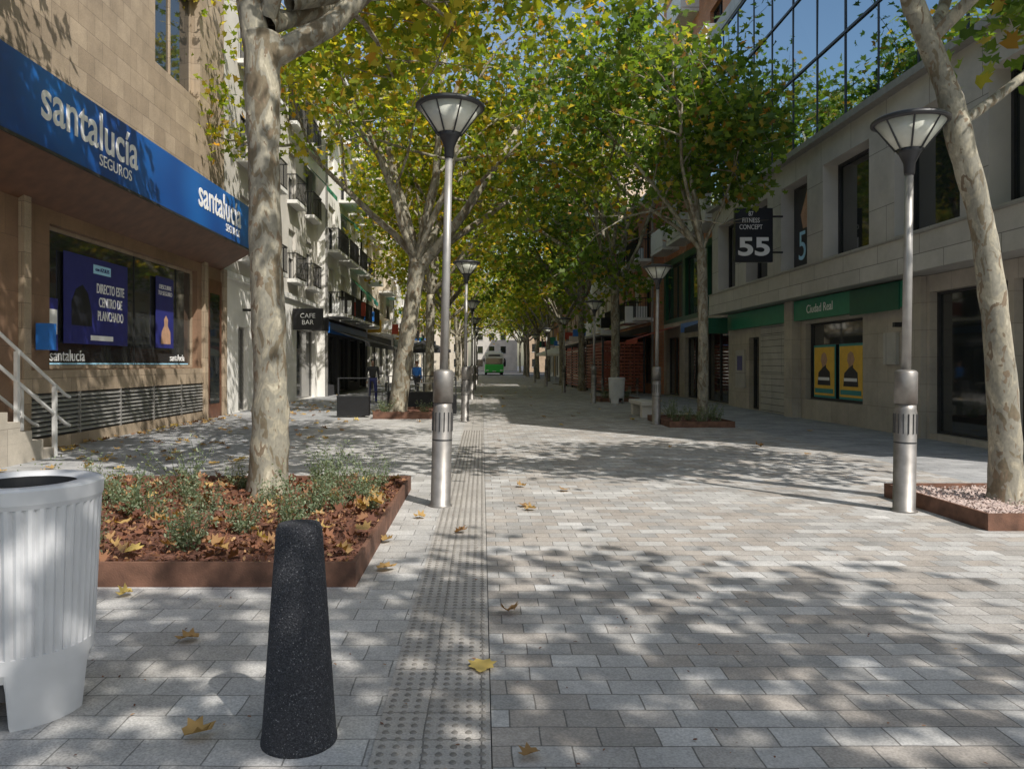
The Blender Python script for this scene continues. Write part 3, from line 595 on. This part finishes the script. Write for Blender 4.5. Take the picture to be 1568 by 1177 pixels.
# ------------------------------------------------------------------ planters
def planter(name,x0,x1,y0,y1,h=.17,fill='mulch'):
    g=G(name,((x0+x1)/2,(y0+y1)/2,0)); t=.03
    g.box('edging','corten',x0,x1,y0,y0+t,0,h); g.box('edging','corten',x0,x1,y1-t,y1,0,h)
    g.box('edging','corten',x0,x0+t,y0+t,y1-t,0,h-.001); g.box('edging','corten',x1-t,x1,y0+t,y1-t,0,h-.001)
    nx=max(4,int((x1-x0)/.12)); ny=max(4,int((y1-y0)/.12)); V,F,_=g.p('soil',fill); rr=random.Random(1)
    for j in range(ny+1):
        for i in range(nx+1): V.append((x0+t+(x1-x0-2*t)*i/nx,y0+t+(y1-y0-2*t)*j/ny,h-.055+rr.uniform(-.02,.03)))
    for j in range(ny):
        for i in range(nx):
            a=j*(nx+1)+i; F.append((a,a+1,a+nx+2,a+nx+1))
    return g.done(smooth=('soil',))
planter('corten_planter',-4.3,-.85,5.05,9.0)
planter('corten_planter',4.55,8.0-.6,6.75,8.5,.16,'gravel_pink')
planter('corten_planter',-3.0,-1.2,20.6,23,.2)
planter('corten_planter',4.45,6.0,17.8,20.2,.15)
planter('corten_planter',4.7,6.3,30,32.2,.15)
def scatter(name,n,x0,x1,y0,y1,z,size,mat,flat=.75,seed=1,dz=.02,shape=LEAF,curl=2.5):
    rg=np.random.default_rng(seed); C=np.stack([rg.uniform(x0,x1,n),rg.uniform(y0,y1,n),z+rg.uniform(0,dz,n)],1)
    return link(bpy.data.objects.new(name,leafmesh(name,C,size,mat,seed,flat=flat,shape=shape,curl=curl)))
scatter('leaf_litter',420,-4.25,-.9,5.1,8.95,.145,.10,'leaf_mulch',seed=2,dz=.04,shape=GLEAF)
scatter('mulch_chips',6000,-4.25,-.9,5.1,8.95,.12,.042,'leaf_mulch',flat=.3,seed=3,dz=.03,shape=OVAL)
scatter('leaf_litter',60,-4.25,-.9,5.1,8.95,.16,.13,'leaf_dry',seed=4,dz=.04,shape=GLEAF)
scatter('gravel_chips',2500,4.6,7.3,6.8,8.45,.12,.035,'gravel_pink',flat=.2,seed=13,dz=.03,shape=OVAL)
C=[(-.70,5.45,.03),(.165,4.5,.025),(-1.14,3.0,.03),(.185,2.85,.025),(-1.58,4.05,.025),(-.19,6.65,.025),(.0,3.7,.02),(-.80,6.3,.03),(-2.3,4.85,.02),(.45,7.9,.02),(-.6,7.3,.02)]
rr=random.Random(22)
for k in range(90):
    y=rr.uniform(7,45); x=rr.uniform(-7,8)
    if -4.4<x<-.8 and 4.9<y<9.1: continue
    C.append((x,y,.02))
for k in range(170): C.append((rr.uniform(-7.4,-3),rr.uniform(9.3,30),.02))
for k in range(60): C.append((rr.uniform(-7.5,-7.0),rr.uniform(12.5,22),.03))
link(bpy.data.objects.new('fallen_leaves',leafmesh('fallen_leaves',np.array(C),.14,'leaf_dry',31,flat=.85,curl=1.6,shape=GLEAF)))
rg=np.random.default_rng(55); n=1500
CX=np.stack([rg.uniform(-7,8,n),2.4+rg.random(n)**1.6*22,np.full(n,.013)],1); CX=CX[~((CX[:,0]>-4.4)&(CX[:,0]<-.8)&(CX[:,1]>4.9)&(CX[:,1]<9.1))]
link(bpy.data.objects.new('leaf_crumbs',leafmesh('leaf_crumbs',CX,.022,'leaf_mulch',56,flat=.8,shape=OVAL)))
def shrub(seed,h,w,n,ls=.033):
    r=random.Random(seed); V=[];F=[];C=[]
    for k in range(n):
        a=r.uniform(0,6.28); ti=r.uniform(0,w); p=Vector((math.cos(a)*.05,math.sin(a)*.05,0)); hh=h*r.uniform(.4,1.2)
        q=[p]; d=Vector((math.cos(a)*ti,math.sin(a)*ti,1)).normalized()
        for i in range(5):
            d=(d+Vector((r.uniform(-.25,.25),r.uniform(-.25,.25),.05))).normalized(); p=p+d*hh/5; q.append(p)
        tube(V,F,q,[.004,.004,.003,.003,.002,.002],4)
        for i in range(1,6):
            for _ in range(6): C.append(tuple(q[i]+Vector((r.gauss(0,.028),r.gauss(0,.028),r.gauss(0,.03)))))
    b=bpy.data.meshes.new('stems'); b.from_pydata(V,[],F); b.materials.append(MATS['leaf_shrub'])
    return b,leafmesh('shrub_leaves',np.array(C),ls,'leaf_shrub',seed,shape=OVAL,flat=.3)
SH=[shrub(1,.42,1.0,20),shrub(2,.34,1.2,18),shrub(3,.52,.8,16)]
r=random.Random(77)
pos=[(-1.35,7.6),(-1.2,8.2),(-1.7,7.9),(-1.65,6.9),(-2.0,7.3),(-2.5,7.1),(-2.9,7.4),(-2.5,6.3),(-3.1,6.7),(-3.3,6.1),(-3.7,6.6),(-3.6,5.7),(-3.9,7.6),(-3.2,8.0),(-1.5,6.3),(-2.7,8.4),(-1.1,7.1),(-1.9,8.5),(-3.0,5.5),(-1.45,7.2),(-1.15,7.8),(-1.6,8.4),(-3.4,7.2),(-1.9,6.2),(-2.2,5.7)]
def putshrub(x,y,s):
    pr=r.choice(SH); e=bpy.data.objects.new('shrub',None); e.location=(x,y,.12); e.rotation_euler=(0,0,r.uniform(0,6)); e.scale=(s,)*3; link(e)
    link(bpy.data.objects.new('stems',pr[0]),e); link(bpy.data.objects.new('leaves',pr[1]),e)
for x,y in pos: putshrub(x+r.uniform(-.1,.1),y+r.uniform(-.1,.1),r.uniform(.55,1.15))
for x,y in [(4.7,18.2),(5.1,18.6),(5.7,18.3),(4.9,19.5),(5.8,19.3),(5.3,18.1),(-2.7,21),(-1.6,21),(5.0,30.5),(5.9,30.6)]: putshrub(x,y,r.uniform(.8,1.1))

# ------------------------------------------------------------------ street lamps
def lamp(x,y,H=4.25,lean=0):
    g=G('street_lamp',(x,y,0),(0,math.radians(lean),0))
    L=lambda *a,**k: g.lathe(*a,**k)
    L('base_sleeve','steel',[(.125,0),(.125,.02),(.105,.03),(.105,1.02),(.098,1.04),(.098,1.10)],seg=28)
    L('seam','dark_metal',[(.1065,.70),(.1065,.715)],seg=28)
    L('collar','steel',[(.107,1.10),(.107,1.42),(.09,1.44),(.05,1.45)],seg=28)
    for k in range(14):
        a=2*math.pi*k/14; g.tube('collar_slots','dark_metal',[(math.cos(a)*.1065,math.sin(a)*.1065,.80),(math.cos(a)*.1065,math.sin(a)*.1065,1.0)],[.006,.006],6)
    L('pole','steel_pole',[(.045,1.44),(.043,2.5),(.038,H-.6)],seg=16)
    L('head_socket','dark_metal',[(.042,H-.62),(.05,H-.6),(.055,H-.5),(.10,H-.40),(.13,H-.36)],seg=24)
    L('head_diffuser','lamp_glass',[(.125,H-.36),(.325,H-.10)],seg=32)
    for k in range(8):
        a=2*math.pi*(k+.5)/8; c,s_=math.cos(a),math.sin(a)
        g.tube('head_ribs','dark_metal',[(c*.13,s_*.13,H-.37),(c*.335,s_*.335,H-.09)],[.009,.009],6)
    L('head_lid','dark_metal',[(.335,H-.10),(.365,H-.09),(.365,H-.065),(.33,H-.04),(.15,H),(.02,H+.01)],seg=36)
    return g.done(smooth=('base_sleeve','collar','pole','head_socket','head_diffuser','head_lid'),world=False)
lamp(-.44,7.95,4.3,1.4); 
for y in (19.8,32,44,56,68): lamp(-.45,y,4.25,.6)
lamp(4.31,7.67,4.05,.9)
for y in (18.75,29.3,40,51,62): lamp(4.35,y,4.0,.6)
# ------------------------------------------------------------------ bollard
g=G('conical_bollard',(-.73,3.0,0)); g.lathe('body','bollard_cast',[(.150,0),(.150,.015),(.145,.04),(.145,.041),(.118,.45),(.0905,.846),(.0903,.847)],seg=64)
g.lathe('cap','bollard_cast',[(.0902,.8472),(.080,.866),(.0,.868)],seg=64); g.done(smooth=('body',),world=False)
# ------------------------------------------------------------------ litter bin
def bin_(x,y,rot=0,sc=1):
    g=G('litter_bin',(x,y,0),(0,0,rot),sc); V,F,_=g.p('body','bin_plastic'); nr=46; seg=nr*6
    def rad(a,z,k): 
        base=.272+.045*(z/1.0)
        if .3<z<.91: base-=(.012 if k%6==0 else .006 if k%6 in(1,5) else 0)
        return base
    zs=[None,.24,.299,.301,.905,.91,.93,.985,.995]
    for j,z in enumerate(zs):
        for k in range(seg):
            a=2*math.pi*k/seg
            if j==0:
                t=math.cos(3*a); zz=0 if t>-.25 else min(.2,(-.25-t)*1.1); r_=.262
            else: zz=z; r_=rad(a,z,k)+(.006 if j in(6,7) else 0)-(.008 if j==8 else 0)
            V.append((r_*math.cos(a),r_*math.sin(a),zz))
    for j in range(len(zs)-1):
        for k in range(seg):
            k2=(k+1)%seg; F.append((j*seg+k,j*seg+k2,(j+1)*seg+k2,(j+1)*seg+k))
    g.lathe('lid','bin_plastic',[(.309,.993),(.290,.998),(.225,.992),(.215,.98)],seg=64)
    g.lathe('opening','black_metal',[(.18,.55),(.2145,.979)],seg=64); g.lathe('inner_base','dark_metal',[(.24,.12),(.25,.25)],seg=32)  # near-black opening tube paints the shade inside the bin mouth
    g.parts['lid'][1].pop(); g.parts['lid'][1].pop(); g.parts['opening'][1].pop()
    return g.done(smooth=('lid',),world=False)
bin_(-2.02,3.3,math.radians(-34)); bin_(5.2,29.0,0); 
g=G('concrete_bench',(4.2,21,0)); g.box('seat','render_grey',4.45,4.95,21.0,22.8,.34,.46); g.box('leg','render_grey',4.5,4.9,21.1,21.4,0,.34); g.box('leg','render_grey',4.5,4.9,22.4,22.7,0,.34); g.done(bevel={'seat':.02})
# ------------------------------------------------------------------ terraces
g=G('terrace_screen',(-2.6,24,0))
for a,b2,y in ((-4.1,-3.2,21.2),(-3.1,-1.3,24.6),(-.95,-.75,22)):
    g.box('panels','black_metal',a,b2,y,y+.3,.05,.58); g.box('panel_cap','dark_metal',a-.01,b2+.01,y-.01,y+.31,.582,.61)
    for xx in (a,b2-.04): g.box('posts','dark_metal',xx,xx+.04,y+.12,y+.16,.61,1.1)
    g.box('rail','dark_metal',a,b2,y+.125,y+.155,1.1,1.13)
g.done()
def table_set(x,y):
    g=G('cafe_table',(x,y,0)); g.lathe('top','steel',[(.35,.72),(.35,.75)],seg=24); g.lathe('stem','dark_metal',[(.2,0),(.2,.02),(.03,.04),(.03,.72)],seg=16); g.done(world=False)
    for dx,dy,ro in ((.65,0,0),(-.65,0,math.pi)):
        g=G('cafe_chair',(x+dx,y+dy,0),(0,0,ro))
        g.box('seat','dark_metal',-.2,.2,-.2,.2,.43,.46)
        for a in (-.19,.16):
            for b2 in (-.19,.16): g.box('legs','steel_pole',a,a+.03,b2,b2+.03,0,.43)
        g.box('backrest','dark_metal',.18,.21,-.2,.2,.55,.85); g.box('back_posts','steel_pole',.18,.2,-.19,-.16,.46,.85); g.box('back_posts','steel_pole',.18,.2,.16,.19,.46,.85); g.done(world=False)
for x,y in ((-2.6,27),(-3.4,29),(-2.4,31),(-3.2,37),(-2.2,39),(6.6,36)): table_set(x,y)
def pergola(x0,x1,y0,y1,mat,h=2.9):
    g=G('slatted_terrace_pergola',((x0+x1)/2,(y0+y1)/2,0))
    for x in (x0,x1-.1):
        for y in (y0,(y0+y1)/2,y1-.1): g.box('posts','dark_metal',x,x+.1,y,y+.1,0,h)
    k=0
    while .15+k*.17<h-.2:
        z=.15+k*.17
        g.box('slats',mat,x0+.1,x1-.1,y0+.02,y0+.06,z,z+.11); g.box('slats',mat,x0+.02,x0+.06,y0+.1,y1-.1,z,z+.11); k+=1
    g.box('roof','awning_dark',x0-.1,x1+.1,y0-.1,y1+.1,h,h+.08); g.done()
pergola(6.1,8.3,38.2,44,'slat_red'); pergola(5.9,8.1,46,53,'slat_red',2.7)
def parasol(x,y,mat):
    g=G('parasol',(x,y,0)); g.lathe('pole','steel_pole',[(.25,0),(.25,.06),(.03,.08),(.03,2.7)],seg=12)
    g.lathe('canopy',mat,[(1.5,2.15),(1.5,2.3),(.05,2.8)],seg=8)
    g.done(world=False)
parasol(5.6,57,'awning_white'); parasol(-3.2,41,'awning_dark')
# ------------------------------------------------------------------ bus
g=G('city_bus',(1.7,108,0)); x0,x1=.4,3.0; y0=104; y1=116
g.box('lower_body','bus_green',x0,x1,y0,y1,.35,1.55); g.box('upper_body','white_paint',x0+.02,x1-.02,y0+.05,y1,1.552,3.15); g.box('roof_pod','white_paint',x0+.3,x1-.3,y0+1.5,y1-1,3.152,3.4)
g.box('windshield','glass_dark',x0+.16,x1-.16,y0+.01,y0+.047,1.56,2.35); g.box('destination_display','black_metal',x0+.5,x1-.5,y0+.015,y0+.046,2.65,2.85)
for a in (x0+.15,x1-.5): g.box('headlights','white_paint',a,a+.35,y0-.02,y0-.003,.6,.78)
g.box('bumper','black_metal',x0+.02,x1-.02,y0-.08,y0-.004,.3,.42); g.box('number_plate','trim_white',1.45,1.95,y0-.02,y0-.003,.5,.62)
g.box('side_windows','glass_dark',x0-.002,x0+.018,y0+.6,y1-.5,1.6,2.5); g.box('side_windows','glass_dark',x1-.018,x1+.002,y0+.6,y1-.5,1.6,2.5)
for a in (x0-.22,x1+.02): g.box('mirrors','black_metal',a,a+.2,y0-.15,y0-.05,1.9,2.35)
for yy in (y0+2.4,y1-3):
    for xx in (x0+.02,x1-.32):
        V,F,_=g.p('wheels','rubber'); tube(V,F,[(xx,yy,.48),(xx+.3,yy,.48)],[.48,.48],20); F.append(tuple(range(len(V)-40,len(V)-20)))
g.done(bevel={'lower_body':.12,'upper_body':.15})
# ------------------------------------------------------------------ people
def person(x,y,rz,shirt,pants,hair,walk=.22,h=1.7):
    e=bpy.data.objects.new('pedestrian',None); e.location=(x,y,0); e.rotation_euler=(0,0,rz); e.scale=(h/1.75,)*3; link(e)
    def skin(name,vs,es,rs,mat):
        me=bpy.data.meshes.new(name); me.from_pydata(vs,es,[]); o=bpy.data.objects.new(name,me); link(o,e); me.materials.append(MATS[mat])
        o.modifiers.new('s','SKIN'); 
        for i,rr in enumerate(rs): me.skin_vertices[0].data[i].radius=(rr,rr); me.skin_vertices[0].data[i].use_root=(i==0)
        sb=o.modifiers.new('u','SUBSURF'); sb.levels=2; sb.render_levels=2
        return o
    w=walk
    skin('legs',[(0,0,.98),(-.1,0,.92),(-.11,w*.5,.5),(-.11,w*.3,.08),(-.11,w*.3-.16,.04),(.1,0,.92),(.11,-w*.6,.5),(.11,-w,.08),(.11,-w-.16,.04)],[(0,1),(1,2),(2,3),(3,4),(0,5),(5,6),(6,7),(7,8)],[.13,.1,.065,.045,.04,.1,.065,.045,.04],pants)
    skin('torso_and_sleeves',[(0,0,.95),(0,0,1.2),(0,0,1.42),(-.19,0,1.42),(-.24,.05,1.15),(-.23,-.05,.93),(.19,0,1.42),(.24,-.05,1.15),(.23,-.15,.95)],[(0,1),(1,2),(2,3),(3,4),(4,5),(2,6),(6,7),(7,8)],[.14,.14,.13,.07,.048,.036,.07,.048,.036],shirt)
    skin('neck_and_head',[(0,0,1.45),(0,-.01,1.54),(0,-.02,1.62),(0,-.01,1.70),(0,-.1,1.62)],[(0,1),(1,2),(2,3),(2,4)],[.05,.05,.085,.075,.02],'skin_tone')
    skin('hair',[(0,.035,1.63),(0,.02,1.70),(0,-.02,1.73)],[(0,1),(1,2)],[.075,.085,.075],hair)
    for sx,yy,zz in ((-.23,-.06,.88),(.23,-.17,.90)):
        V=[(sx,yy,zz),(sx,yy-.01,zz-.06)]+[(sx+.0,yy-.03+.018*k,zz-.13-.01*(k in(1,2))) for k in range(4)]+[(sx-.03*(1 if sx>0 else -1),yy-.05,zz-.07)]
        skin('hand',V,[(0,1),(1,2),(1,3),(1,4),(1,5),(0,6)],[.028,.03,.01,.01,.01,.01,.01],'skin_tone')
person(-4.3,29.5,.3,'awning_dark','poster_navy','black_metal'); person(-2.9,33.5,2.6,'mail_blue','awning_dark','door_red',h=1.65)

# ------------------------------------------------------------------ light / world / camera
d=Vector((-.42,.50,-.75)).normalized()
sl=bpy.data.lights.new('sun','SUN'); sl.energy=5.0; sl.angle=math.radians(.4); sl.color=(1,.95,.87); so=bpy.data.objects.new('sun',sl); so.rotation_euler=d.to_track_quat('-Z','Y').to_euler(); link(so)
w=bpy.data.worlds.new('World'); scene.world=w; w.use_nodes=True; nt=w.node_tree; bg=nt.nodes['Background']
sk=nt.nodes.new('ShaderNodeTexSky'); sk.sky_type='NISHITA'; sk.sun_disc=False; sk.sun_elevation=math.asin(-d.z); sk.sun_rotation=math.atan2(-d.x,-d.y)
sk.dust_density=2.0; sk.air_density=1.3; nt.links.new(sk.outputs[0],bg.inputs[0]); bg.inputs[1].default_value=.15
cam=bpy.data.cameras.new('camera'); cam.sensor_width=36; cam.lens=26.4; cam.shift_x=.0293; cam.shift_y=-.0195; cam.clip_end=2000; cam.clip_start=.05
co=bpy.data.objects.new('camera',cam); co.location=(0,0,1.5); co.rotation_euler=(math.pi/2,0,0); link(co); scene.camera=co
scene.view_settings.view_transform='Standard'; scene.view_settings.look='None'; scene.view_settings.exposure=0
